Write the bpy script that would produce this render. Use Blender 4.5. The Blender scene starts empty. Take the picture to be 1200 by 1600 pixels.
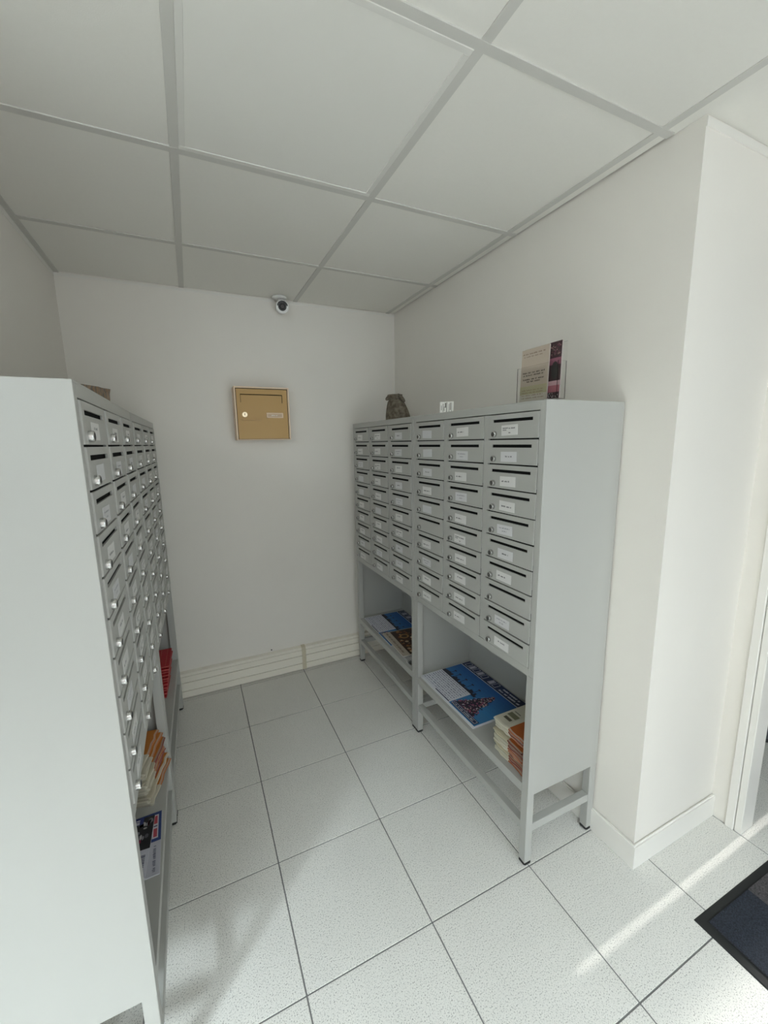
import bpy, bmesh, math, random
from mathutils import Vector, Matrix

random.seed(7)
SC = bpy.context.scene
COL = SC.collection

# ------------------------------------------------------------------ camera
cam_d = bpy.data.cameras.new('camera')
cam = bpy.data.objects.new('camera', cam_d)
COL.objects.link(cam)
CAM = Vector((0.02319, -0.06960, 1.48060))
RT = Vector((0.90564529, -0.42370531, -0.0167458))
UP = Vector((0.08623409, 0.14536665, 0.98561261))
FW = Vector((0.41517502, 0.89405947, -0.16818846))
cam.matrix_world = Matrix(((RT.x, UP.x, -FW.x, CAM.x), (RT.y, UP.y, -FW.y, CAM.y),
                           (RT.z, UP.z, -FW.z, CAM.z), (0, 0, 0, 1)))
cam_d.sensor_fit = 'HORIZONTAL'
cam_d.sensor_width = 36.0
cam_d.lens = 36.0 * 641.275 / 1200.0
cam_d.clip_start = 0.02
SC.camera = cam

# ------------------------------------------------------------------ world, sun, daylight, exposure
world = bpy.data.worlds.new('world')
SC.world = world
world.use_nodes = True
wn = world.node_tree.nodes['Background']
wn.inputs[0].default_value = (0.80, 0.92, 1.0, 1)
wn.inputs[1].default_value = 0.12

def lamp(name, kind, energy, color, loc, direction, **kw):
    d = bpy.data.lights.new(name, kind)
    d.energy = energy
    d.color = color
    for k, v in kw.items():
        setattr(d, k, v)
    o = bpy.data.objects.new(name, d)
    COL.objects.link(o)
    o.location = loc
    o.rotation_euler = Vector(direction).to_track_quat('-Z', 'Y').to_euler()
    return o

SUN_AZ = Vector((-1.0, -0.0106, 0)).normalized()
SUN_EL = math.radians(31.0)
SUN_DIR = Vector((SUN_AZ.x * math.cos(SUN_EL), SUN_AZ.y * math.cos(SUN_EL), -math.sin(SUN_EL)))
lamp('sun', 'SUN', 2.7, (1.0, 0.97, 0.93), (9, 0.6, 8), SUN_DIR, angle=math.radians(0.53))
DAY = (0.82, 0.94, 1.0)
# sky light falling in through the tall entrance glazing behind the camera
lamp('sky_light_left_high', 'AREA', 4000, DAY, (-2.7, -2.6, 4.05), (2.9, 3.5, -4.05), shape='RECTANGLE', size=2.2, size_y=2.2)
lamp('sky_light_high', 'AREA', 170, DAY, (-0.9, -3.0, 3.6), (1.2, 3.8, -3.6), shape='RECTANGLE', size=2.2, size_y=2.2)
lamp('sky_light_left', 'AREA', 70, DAY, (-1.35, -1.35, 2.45), (1.65, 2.15, -2.4), shape='RECTANGLE', size=1.1, size_y=1.1)
lamp('daylight_glazing', 'AREA', 9.5, (1.0, 0.96, 0.90), (0.1, -1.0, 1.2), (0, 1, 0), shape='RECTANGLE', size=1.4, size_y=2.0)
lamp('sky_light_right', 'AREA', 75, DAY, (1.6, -3.2, 3.6), (-0.6, 3.8, -3.6), shape='RECTANGLE', size=2.2, size_y=2.2)
lamp('daylight_doorway', 'AREA', 12, DAY, (1.2, -1.0, 1.2), (-0.2, 1, 0), shape='RECTANGLE', size=0.9, size_y=2.0)

vs = SC.view_settings
vs.view_transform = 'Standard'
vs.look = 'None'
vs.gamma = 1.0
vs.use_curve_mapping = False
vs.exposure = -0.01

# ------------------------------------------------------------------ materials
def new_mat(name):
    m = bpy.data.materials.new(name)
    m.use_nodes = True
    nt = m.node_tree
    return m, nt, nt.nodes['Principled BSDF'], nt.nodes, nt.links

def plain(name, col, rough=0.5, metal=0.0, noise=0.0, nscale=30.0, bump=0.0, bscale=200.0, spec=0.5):
    m, nt, b, N, L = new_mat(name)
    b.inputs['Base Color'].default_value = (*col, 1)
    b.inputs['Roughness'].default_value = rough
    b.inputs['Metallic'].default_value = metal
    b.inputs['Specular IOR Level'].default_value = spec
    if noise or bump:
        tc = N.new('ShaderNodeTexCoord')
    if noise:
        t = N.new('ShaderNodeTexNoise')
        t.inputs['Scale'].default_value = nscale
        t.inputs['Detail'].default_value = 4
        L.new(tc.outputs['Object'], t.inputs['Vector'])
        mx = N.new('ShaderNodeMix')
        mx.data_type = 'RGBA'
        mx.inputs[6].default_value = (*[c * (1 - noise) for c in col], 1)
        mx.inputs[7].default_value = (*[min(1, c * (1 + noise)) for c in col], 1)
        L.new(t.outputs['Fac'], mx.inputs[0])
        L.new(mx.outputs[2], b.inputs['Base Color'])
    if bump:
        t2 = N.new('ShaderNodeTexNoise')
        t2.inputs['Scale'].default_value = bscale
        t2.inputs['Detail'].default_value = 3
        L.new(tc.outputs['Object'], t2.inputs['Vector'])
        bp = N.new('ShaderNodeBump')
        bp.inputs['Strength'].default_value = bump
        bp.inputs['Distance'].default_value = 0.002
        L.new(t2.outputs['Fac'], bp.inputs['Height'])
        L.new(bp.outputs['Normal'], b.inputs['Normal'])
    return m

M = {}
M['wall'] = plain('white_wall_paint', (0.815, 0.78, 0.722), 0.75, noise=0.02, nscale=3, bump=0.10, bscale=350)
M['trim'] = plain('white_gloss_trim', (0.81, 0.785, 0.735), 0.4)
M['plinth'] = plain('cream_trunking', (0.86, 0.82, 0.72), 0.45, noise=0.03, nscale=8)
M['plinth_joint'] = plain('yellowed_joint', (0.62, 0.56, 0.42), 0.5)
M['ceil_tile'] = plain('ceiling_tile_white', (0.80, 0.78, 0.725), 0.9, noise=0.015, nscale=90, bump=0.12, bscale=400)
M['ceil_bar'] = plain('ceiling_bar_grey', (0.60, 0.585, 0.545), 0.6)
M['ceil_void'] = plain('ceiling_void', (0.10, 0.10, 0.10), 0.9)
M['diffuser'] = plain('light_diffuser', (0.80, 0.785, 0.735), 0.55)
M['light_frame'] = plain('light_frame', (0.72, 0.705, 0.66), 0.6)
M['grout'] = plain('grout', (0.20, 0.20, 0.195), 0.9, noise=0.1, nscale=40)
M['steel'] = plain('grey_powder_coat', (0.425, 0.424, 0.398), 0.45, bump=0.03, bscale=900)
M['inner_shade'] = plain('painted_inner_shade', (0.012, 0.012, 0.012), 0.8, spec=0.1)  # black standing in for the unlit inside of slots and gaps
M['rubber'] = plain('black_rubber', (0.012, 0.012, 0.012), 0.6)
M['chrome'] = plain('chrome', (0.58, 0.58, 0.57), 0.24, metal=1.0)
M['keyway'] = plain('dark_keyway', (0.02, 0.02, 0.02), 0.5)
M['beige'] = plain('beige_metal', (0.51, 0.31, 0.10), 0.38, bump=0.03, bscale=700)
M['beige_rim'] = plain('pale_beige_rim', (0.82, 0.64, 0.46), 0.45)
M['brass'] = plain('brass', (0.72, 0.60, 0.42), 0.28, metal=1.0)
M['cam_white'] = plain('camera_white', (0.80, 0.80, 0.78), 0.3)
M['cam_black'] = plain('camera_black', (0.006, 0.006, 0.006), 0.35)
M['cam_lens'] = plain('camera_lens', (0.004, 0.004, 0.005), 0.05)
M['bin'] = plain('dark_grey_bin', (0.09, 0.095, 0.105), 0.35)
M['carpet_base'] = plain('mat_rubber', (0.012, 0.013, 0.013), 0.75, bump=0.2, bscale=300)

def printed(name, rough=0.4):
    m, nt, b, N, L = new_mat(name)
    a = N.new('ShaderNodeAttribute')
    a.attribute_name = 'Col'
    L.new(a.outputs['Color'], b.inputs['Base Color'])
    b.inputs['Roughness'].default_value = rough
    return m
M['print'] = printed('printed_paper', 0.45)
M['print_matte'] = printed('printed_newsprint', 0.8)

def floor_mat():
    m, nt, b, N, L = new_mat('speckled_floor_tile')
    tc = N.new('ShaderNodeTexCoord')
    oi = N.new('ShaderNodeObjectInfo')
    add = N.new('ShaderNodeVectorMath')
    add.operation = 'ADD'
    sc = N.new('ShaderNodeVectorMath')
    sc.operation = 'SCALE'
    comb = N.new('ShaderNodeCombineXYZ')
    L.new(oi.outputs['Random'], comb.inputs[0])
    L.new(oi.outputs['Random'], comb.inputs[1])
    L.new(comb.outputs[0], sc.inputs[0])
    sc.inputs['Scale'].default_value = 37.0
    L.new(tc.outputs['Object'], add.inputs[0])
    L.new(sc.outputs[0], add.inputs[1])
    n1 = N.new('ShaderNodeTexNoise')
    n1.inputs['Scale'].default_value = 300
    n1.inputs['Detail'].default_value = 2.5
    n1.inputs['Roughness'].default_value = 0.6
    L.new(add.outputs[0], n1.inputs['Vector'])
    r1 = N.new('ShaderNodeValToRGB')
    e = r1.color_ramp.elements
    e[0].position, e[0].color = 0.31, (0.22, 0.215, 0.20, 1)
    e[1].position, e[1].color = 0.445, (0.725, 0.71, 0.665, 1)
    x = r1.color_ramp.elements.new(0.66)
    x.color = (0.78, 0.765, 0.72, 1)
    L.new(n1.outputs['Fac'], r1.inputs[0])
    n2 = N.new('ShaderNodeTexNoise')
    n2.inputs['Scale'].default_value = 7
    n2.inputs['Detail'].default_value = 4
    L.new(add.outputs[0], n2.inputs['Vector'])
    r2 = N.new('ShaderNodeMapRange')
    r2.inputs[3].default_value = 0.94
    r2.inputs[4].default_value = 1.04
    L.new(n2.outputs['Fac'], r2.inputs[0])
    mul = N.new('ShaderNodeVectorMath')
    mul.operation = 'SCALE'
    L.new(r1.outputs[0], mul.inputs[0])
    L.new(r2.outputs[0], mul.inputs['Scale'])
    L.new(mul.outputs[0], b.inputs['Base Color'])
    b.inputs['Roughness'].default_value = 0.42
    b.inputs['Specular IOR Level'].default_value = 0.35
    bp = N.new('ShaderNodeBump')
    bp.inputs['Strength'].default_value = 0.04
    bp.inputs['Distance'].default_value = 0.001
    L.new(n1.outputs['Fac'], bp.inputs['Height'])
    L.new(bp.outputs[0], b.inputs['Normal'])
    return m
M['floor'] = floor_mat()

def carpet_mat():
    m, nt, b, N, L = new_mat('mat_pile')
    tc = N.new('ShaderNodeTexCoord')
    n = N.new('ShaderNodeTexNoise')
    n.inputs['Scale'].default_value = 320
    n.inputs['Detail'].default_value = 3
    L.new(tc.outputs['Object'], n.inputs['Vector'])
    a = N.new('ShaderNodeAttribute')
    a.attribute_name = 'Col'
    r = N.new('ShaderNodeMapRange')
    r.inputs[1].default_value = 0.3
    r.inputs[2].default_value = 0.75
    r.inputs[3].default_value = 0.35
    r.inputs[4].default_value = 2.3
    L.new(n.outputs['Fac'], r.inputs[0])
    mul = N.new('ShaderNodeVectorMath')
    mul.operation = 'SCALE'
    L.new(a.outputs['Color'], mul.inputs[0])
    L.new(r.outputs[0], mul.inputs['Scale'])
    L.new(mul.outputs[0], b.inputs['Base Color'])
    b.inputs['Roughness'].default_value = 0.95
    bp = N.new('ShaderNodeBump')
    bp.inputs['Strength'].default_value = 0.8
    bp.inputs['Distance'].default_value = 0.004
    L.new(n.outputs['Fac'], bp.inputs['Height'])
    L.new(bp.outputs[0], b.inputs['Normal'])
    return m
M['carpet'] = carpet_mat()

def mottled(name, c1, c2, scale, rough, bump=0.3):
    m, nt, b, N, L = new_mat(name)
    tc = N.new('ShaderNodeTexCoord')
    n = N.new('ShaderNodeTexNoise')
    n.inputs['Scale'].default_value = scale
    n.inputs['Detail'].default_value = 5
    L.new(tc.outputs['Object'], n.inputs['Vector'])
    r = N.new('ShaderNodeValToRGB')
    e = r.color_ramp.elements
    e[0].position, e[0].color = 0.36, (*c1, 1)
    e[1].position, e[1].color = 0.66, (*c2, 1)
    L.new(n.outputs['Fac'], r.inputs[0])
    L.new(r.outputs[0], b.inputs['Base Color'])
    b.inputs['Roughness'].default_value = rough
    bp = N.new('ShaderNodeBump')
    bp.inputs['Strength'].default_value = bump
    bp.inputs['Distance'].default_value = 0.003
    L.new(n.outputs['Fac'], bp.inputs['Height'])
    L.new(bp.outputs[0], b.inputs['Normal'])
    return m
M['pouch'] = mottled('pouch_cloth', (0.085, 0.068, 0.045), (0.22, 0.185, 0.135), 60, 0.7)
M['pouch_dark'] = mottled('pouch_neck', (0.05, 0.04, 0.025), (0.17, 0.14, 0.10), 60, 0.6)
M['wicker'] = mottled('brown_gold_wrap', (0.03, 0.017, 0.005), (0.30, 0.14, 0.025), 45, 0.4)

def clear_plastic():
    m, nt, b, N, L = new_mat('clear_acrylic')
    b.inputs['Base Color'].default_value = (0.97, 0.97, 0.97, 1)
    b.inputs['Roughness'].default_value = 0.05
    b.inputs['Transmission Weight'].default_value = 1.0
    b.inputs['IOR'].default_value = 1.12
    return m
M['acrylic'] = clear_plastic()

# ------------------------------------------------------------------ mesh helpers
def bx(bm, x0, x1, y0, y1, z0, z1):
    v = [bm.verts.new((x, y, z)) for z in (z0, z1) for y in (y0, y1) for x in (x0, x1)]
    for f in ((0, 2, 3, 1), (4, 5, 7, 6), (0, 1, 5, 4), (1, 3, 7, 5), (3, 2, 6, 7), (2, 0, 4, 6)):
        bm.faces.new([v[i] for i in f])
    return v

def cyl(bm, p0, p1, r0, r1=None, n=20, caps=True):
    r1 = r0 if r1 is None else r1
    p0, p1 = Vector(p0), Vector(p1)
    ax = (p1 - p0).normalized()
    t = ax.orthogonal().normalized()
    s = ax.cross(t)
    A, B = [], []
    for i in range(n):
        a = 2 * math.pi * i / n
        d = t * math.cos(a) + s * math.sin(a)
        A.append(bm.verts.new(p0 + d * r0))
        B.append(bm.verts.new(p1 + d * r1))
    for i in range(n):
        j = (i + 1) % n
        bm.faces.new((A[i], A[j], B[j], B[i]))
    if caps:
        bm.faces.new(A[::-1])
        bm.faces.new(B)

def lathe(bm, profile, n=28, c=(0, 0, 0)):
    rings = []
    for r, z in profile:
        rings.append([bm.verts.new((c[0] + r * math.cos(2 * math.pi * i / n), c[1] + r * math.sin(2 * math.pi * i / n), c[2] + z)) for i in range(n)])
    for a, b in zip(rings, rings[1:]):
        for i in range(n):
            j = (i + 1) % n
            bm.faces.new((a[i], a[j], b[j], b[i]))
    bm.faces.new(rings[0][::-1])
    bm.faces.new(rings[-1])

def mesh_of(name, bm, mat=None, bevel=0.0, smooth=False, seg=1):
    if bevel:
        bmesh.ops.bevel(bm, geom=[e for e in bm.edges], offset=bevel, segments=seg, affect='EDGES', clamp_overlap=True)
    bmesh.ops.recalc_face_normals(bm, faces=bm.faces)
    me = bpy.data.meshes.new(name)
    bm.to_mesh(me)
    bm.free()
    if mat:
        me.materials.append(mat)
    if smooth:
        for p in me.polygons:
            p.use_smooth = True
    return me

def link(name, me, parent=None, loc=None, rotz=None):
    o = bpy.data.objects.new(name, me)
    COL.objects.link(o)
    if parent:
        o.parent = parent
    if loc is not None:
        o.location = loc
    if rotz is not None:
        o.rotation_euler = (0, 0, rotz)
    return o

def obj(name, bm, mat, parent=None, bevel=0.0, smooth=False, seg=1, loc=None, rotz=None):
    return link(name, mesh_of(name, bm, mat, bevel, smooth, seg), parent, loc, rotz)

def boxobj(name, b, mat, parent=None, bevel=0.0, seg=1):
    bm = bmesh.new()
    bx(bm, *b)
    return obj(name, bm, mat, parent, bevel, seg=seg)

def tag(o, label=None, cat=None, group=None, kind=None):
    if label: o['label'] = label
    if cat: o['category'] = cat
    if group: o['group'] = group
    if kind: o['kind'] = kind
    return o

def thing(name, label, cat, loc=(0, 0, 0), rotz=0.0, group=None):
    o = bpy.data.objects.new(name, None)
    o.empty_display_size = 0.05
    COL.objects.link(o)
    o.location = loc
    o.rotation_euler = (0, 0, rotz)
    return tag(o, label, cat, group)

def struct(name, b, mat, label, parent=None, bevel=0.0):
    o = boxobj(name, b, mat, parent, bevel)
    if not parent:
        tag(o, label, None, None, 'structure')
    return o

class Sheet:
    """Flat print: coloured polygons layered on a card, colour in an attribute."""
    def __init__(self, w, h, thick, base, edge=None):
        self.v, self.f, self.c = [], [], []
        self.w, self.h, self.t = w, h, thick
        e = edge or base
        P = [(0, 0, 0), (w, 0, 0), (w, h, 0), (0, h, 0), (0, 0, thick), (w, 0, thick), (w, h, thick), (0, h, thick)]
        self.v += P
        for q, c in (((3, 2, 1, 0), base), ((4, 5, 6, 7), base), ((0, 1, 5, 4), e), ((1, 2, 6, 5), e), ((2, 3, 7, 6), e), ((3, 0, 4, 7), e)):
            self.f.append(q)
            self.c.append(c)
        self.lvl = 0
    def poly(self, pts, col, lvl=1):
        z = self.t + 0.00025 * lvl
        i = len(self.v)
        self.v += [(a * self.w, b * self.h, z) for a, b in pts]
        self.f.append(tuple(range(i, i + len(pts))))
        self.c.append(col)
    def rect(self, a0, a1, b0, b1, col, lvl=1):
        self.poly([(a0, b0), (a1, b0), (a1, b1), (a0, b1)], col, lvl)
    def words(self, a0, a1, b, hh, col, lvl=2, rnd=random, cw=0.012, slant=0.0):
        a = a0
        while a < a1 - cw:
            n = rnd.randint(2, 8)
            for _ in range(n):
                if a > a1 - cw:
                    break
                w = cw * rnd.uniform(0.5, 0.85)
                h2 = hh * rnd.uniform(0.65, 1.0)
                self.poly([(a, b), (a + w, b), (a + w + slant, b + h2), (a + slant, b + h2)], col, lvl)
                a += cw
            a += cw * 1.1
    def disc(self, a, b, ra, rb, col, lvl=1, n=10):
        self.poly([(a + ra * math.cos(2 * math.pi * i / n), b + rb * math.sin(2 * math.pi * i / n)) for i in range(n)], col, lvl)
    def mesh(self, name, mat, bend=None):
        me = bpy.data.meshes.new(name)
        vv = self.v if bend is None else [bend(*p) for p in self.v]
        me.from_pydata(vv, [], self.f)
        at = me.color_attributes.new('Col', 'FLOAT_COLOR', 'CORNER')
        k = 0
        for p, c in zip(me.polygons, self.c):
            for _ in range(p.loop_total):
                at.data[k].color = (*c, 1)
                k += 1
        me.materials.append(mat)
        return me

# ------------------------------------------------------------------ the room
H = 2.2975          # ceiling height
XL, XW = -0.4888, 1.3039
YB, YW = 2.482, 0.6711
XI = 1.7786
X0, X1 = -2.3, 3.30  # hall and side room
Y0 = -0.80

floor = struct('floor', (X0, X1, Y0, YB + 0.1, -0.06, -0.0022), M['grout'], 'dark grout bed under pale speckled square floor tiles')
FT, FX, FY = 0.3981, 0.1834, 2.0203
bm = bmesh.new()
g = 0.0021
bx(bm, -FT / 2 + g, FT / 2 - g, -FT / 2 + g, FT / 2 - g, -0.012, 0.0)
tile_me = mesh_of('floor_tile', bm, M['floor'], 0.0008)
i0 = math.floor((X0 - FX) / FT)
i1 = math.ceil((X1 - FX) / FT)
for i in range(i0, i1):
    for j in range(-1, 8):
        cx, cy = FX + (i + 0.5) * FT, FY - (j - 0.5) * FT
        if j == -1:
            # narrow cut row under the back trunking
            y0, y1 = FY + FT + g, YB
            if cx < XL - 0.3 or cx > XW + 0.3:
                continue
            bm = bmesh.new()
            bx(bm, -FT / 2 + g, FT / 2 - g, y0, y1, -0.012, 0.0)
            obj('floor_tile', bm, M['floor'], floor, loc=(cx, 0, 0))
            continue
        if cy > 0.9 and (cx < XL - 0.3 or cx > XW + 0.3):
            if not (cx > XI and cy < 1.6):
                continue
        link('floor_tile', tile_me, floor, loc=(cx, cy, 0))

# walls
struct('wall_back', (XL - 0.1, XW + 0.1, YB, YB + 0.1, 0, H + 0.12), M['wall'], 'off-white painted back wall of the mailbox alcove')
struct('wall_left', (XL - 0.1, XL, 0.86, YB, 0, H + 0.12), M['wall'], 'off-white painted left wall of the alcove behind the mailboxes')
struct('wall_right', (XW, XI + 0.10, YW, YB + 0.1, 0, H + 0.12), M['wall'], 'off-white painted right wall with its sharp outer corner')
struct('wall_hall', (X0, XL - 0.1, 0.86, 0.96, 0, H + 0.12), M['wall'], 'off-white painted hall wall left of the alcove')
struct('wall_hall_end', (X0 - 0.1, X0, Y0, 0.96, 0, H + 0.12), M['wall'], 'off-white painted end wall of the entrance hall')
bm = bmesh.new()      # entrance front: openings for the window and the glazed door
bx(bm, X0 - 0.1, -2.2, Y0 - 0.1, Y0, 0, H + 0.12)
bx(bm, 1.62, X1, Y0 - 0.1, Y0, 0, H + 0.12)
bx(bm, -2.2, 1.62, Y0 - 0.1, Y0, 2.27, H + 0.12)
tag(obj('wall_entrance', bm, M['wall']), 'off-white entrance wall with a wide window and a doorway', kind='structure')
bm = bmesh.new()      # partition with the doorway on the right
bx(bm, XI, XI + 0.1, 0.614, YW, 0, H + 0.12)
bx(bm, XI, XI + 0.1, -0.50, 0.614, 2.10, H + 0.12)
bx(bm, XI, XI + 0.1, Y0, -0.50, 0, H + 0.12)
tag(obj('wall_doorway', bm, M['wall']), 'white partition wall beside the doorway on the far right', kind='structure')
struct('wall_side_room', (XI + 0.1, X1, 1.55, 1.65, 0, H + 0.12), M['wall'], 'off-white wall of the side room beyond the doorway')
# outer wall of the side room with the door gap that lets in the sun streak
XO = 3.20
bm = bmesh.new()
ST = (XO - 0.785) * math.tan(SUN_EL)
sy = 0.546 + 0.0106 * (XO - 0.785)
bx(bm, XO, XO + 0.1, sy + 0.011, 1.65, 0, H + 0.12)
bx(bm, XO, XO + 0.1, 0.46, sy - 0.011, 0, H + 0.12)
bx(bm, XO, XO + 0.1, sy - 0.011, sy + 0.011, ST, H + 0.12)
bx(bm, XO, XO + 0.1, -0.78, 0.46, 2.05, H + 0.12)
bx(bm, XO, XO + 0.1, Y0, -0.78, 0, H + 0.12)
tag(obj('wall_side_outer', bm, M['wall']), 'outer wall of the side room with a glazed opening', kind='structure')
# unseen post added far outside to block sun and soften the patch edge
struct('sun_blocker_post', (10.0, 10.12, 0.440, 0.622, 0, 6.6), M['wall'], 'unseen post added outside to soften the sun patch edge')

# door frame of the doorway on the right
fr = tag(bpy.data.objects.new('door_1', None), 'white door frame at the far right edge', kind='structure')
COL.objects.link(fr)
bm = bmesh.new()
bx(bm, XI - 0.010, XI + 0.11, 0.5895, 0.616, 0, 2.13)
bx(bm, XI - 0.010, XI + 0.11, -0.53, -0.50, 0, 2.13)
bx(bm, XI - 0.010, XI + 0.11, -0.50, 0.5895, 2.10, 2.13)
obj('architrave', bm, M['trim'], fr, 0.002)
bm = bmesh.new()
bx(bm, XI - 0.004, XI + 0.08, 0.566, 0.588, 0, 2.10)
obj('door_stop', bm, M['trim'], fr, 0.002)

# baseboards
def baseboard(name, pts, h, t, mat, label):
    bm = bmesh.new()
    (xa, ya), (xb, yb) = pts
    bx(bm, min(xa, xb), max(xa, xb), min(ya, yb), max(ya, yb), 0.0005, h)
    es = [e for e in bm.edges if all(v.co.z > h - 1e-4 for v in e.verts)]
    bmesh.ops.bevel(bm, geom=es, offset=0.005, segments=3, affect='EDGES')
    return tag(obj(name, bm, mat), label, kind='structure')
baseboard('baseboard_right', ((XW - 0.0126, YW - 0.0126), (XW, YB - 0.042)), 0.092, 0.0126, M['trim'], 'white rounded baseboard along the right alcove wall')
baseboard('baseboard_corner', ((XW - 0.0127, YW - 0.0127), (XI - 0.0005, YW)), 0.0922, 0.0126, M['trim'], 'white rounded baseboard between the wall corner and the door frame')

# cable trunking along the back wall
tr = tag(bpy.data.objects.new('baseboard_back', None), 'cream ribbed cable trunking along the foot of the back wall', kind='structure')
COL.objects.link(tr)
def profile_run(name, prof, x0, x1, mat, parent):
    bm = bmesh.new()
    A = [bm.verts.new((x0, y, z)) for y, z in prof]
    B = [bm.verts.new((x1, y, z)) for y, z in prof]
    n = len(prof)
    for i in range(n):
        j = (i + 1) % n
        bm.faces.new((A[i], A[j], B[j], B[i]))
    bm.faces.new(A[::-1])
    bm.faces.new(B)
    return obj(name, bm, mat, parent)
YF = 2.443
prof = [(YB, 0.004), (YF, 0.004), (YF, 0.043), (YF + 0.007, 0.0435), (YF + 0.007, 0.0475), (YF, 0.048), (YF, 0.097), (YF + 0.007, 0.0975), (YF + 0.007, 0.1015), (YF, 0.102),
        (YF, 0.136), (YF + 0.007, 0.1365), (YF + 0.007, 0.1405), (YF + 0.001, 0.141), (YF + 0.010, 0.152), (YB, 0.156)]
profile_run('trunking_left', prof, XL, 0.578, M['plinth'], tr)
profile_run('trunking_right', prof, 0.602, XW, M['plinth'], tr)
profile_run('trunking_joint', [(YB, 0.002), (YF - 0.003, 0.002), (YF - 0.003, 0.142), (YF + 0.008, 0.1545), (YB, 0.158)], 0.577, 0.603, M['plinth_joint'], tr)
bm = bmesh.new()
cyl(bm, (0.3893, YB + 0.002, 0.168), (0.3893, YB - 0.003, 0.168), 0.004, n=10)
obj('screw', bm, M['rubber'], tr)

# ------------------------------------------------------------------ ceiling
ceil = struct('ceiling', (X0 - 0.1, X1, Y0 - 0.1, YB + 0.1, H + 0.10, H + 0.16), M['ceil_void'], 'dark void above the suspended tile ceiling')
CX = [0.055 + 0.6 * k for k in range(-4, 6)]
CY = [1.958 - 0.6 * k for k in range(-1, 8)]
PANEL = (4, 2)
bw = 0.012
for a in range(len(CX) - 1):
    for b in range(len(CY) - 1):
        xa, xb = CX[a] , CX[a + 1]
        yb_, ya_ = CY[b], CY[b + 1]
        if a == 3: xa0 = XL + 0.003
        else: xa0 = xa
        y1 = min(yb_, YB - 0.002)
        x0, x1, y0, y1 = xa + 0.004, xb - 0.004, ya_ + 0.004, y1 - 0.004
        if ya_ > 0.75:
            # alcove: cut at the side walls
            if xb < XL + 0.01 or xa > XW - 0.01:
                continue
            x0 = max(x0, XL + 0.002)
            x1 = min(x1, XW - 0.007)
        elif ya_ > 0.1:
            pass
        if (a, b) == PANEL:
            continue
        if ya_ < 0.67 < yb_ - 0.1:
            pass
        z = H + 0.0025
        bm = bmesh.new()
        bx(bm, x0, x1, y0, y1, z, z + 0.015)
        obj('ceiling_tile', bm, M['ceil_tile'], ceil, 0.001)
# bars
def bar(x0, x1, y0, y1, z0=0.0, z1=0.004):
    bm = bmesh.new()
    bx(bm, x0, x1, y0, y1, H + z0, H + z1)
    return obj('ceiling_bar', bm, M['ceil_bar'], ceil, 0.0006)
for x in CX:
    if x > XW + 0.05 or x < XL:
        bar(x - bw, x + bw, Y0, YW - 0.004 if x > XW else 0.856)
    else:
        bar(x - bw, x + bw, Y0, YB - 0.002)
for y in CY[1:]:
    if y > 0.7:
        bar(XL + 0.001, XW - 0.006, y - bw, y + bw, -0.0004, 0.0035)
    else:
        bar(X0, X1 - 0.1, y - bw, y + bw, -0.0004, 0.0035)
# edge angles
def angle(x0, x1, y0, y1, mat='ceil_bar', z0=-0.001, z1=0.003):
    bm = bmesh.new()
    bx(bm, x0, x1, y0, y1, H + z0, H + z1)
    o = obj('edge_angle', bm, M[mat], ceil)
angle(XL, XL + 0.022, 0.86, YB)
angle(XL, XL + 0.0015, 0.86, YB, 'trim', -0.022, 0.0)
angle(XL, XW, YB - 0.0012, YB, 'trim', -0.016, -0.003)
angle(XW - 0.0006, XI, YW - 0.0035, YW, 'trim', -0.026, -0.004)

# recessed square light panel, off
lp = thing('ceiling_light_panel', 'unlit square light panel set into the ceiling grid', 'ceiling light', (0.355, 1.058, H))
q = 0.288
bm = bmesh.new()
fw_ = 0.016
bx(bm, -q, q, -q, -q + fw_, -0.0012, 0.008)
bx(bm, -q, q, q - fw_, q, -0.0012, 0.008)
bx(bm, -q, -q + fw_, -q + fw_, q - fw_, -0.0012, 0.008)
bx(bm, q - fw_, q, -q + fw_, q - fw_, -0.0012, 0.008)
obj('frame', bm, M['light_frame'], lp, 0.001)
bm = bmesh.new()
bx(bm, -q + fw_, q - fw_, -q + fw_, q - fw_, 0.0005, 0.004)
obj('diffuser', bm, M['diffuser'], lp)

# ------------------------------------------------------------------ mailbox cabinets
W, D, ZT = 0.780, 0.338, 1.594
DW, DH, RP = 0.226, 0.0777, 0.082
DU = [0.024, 0.277, 0.530]
ZR = 1.5640
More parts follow.
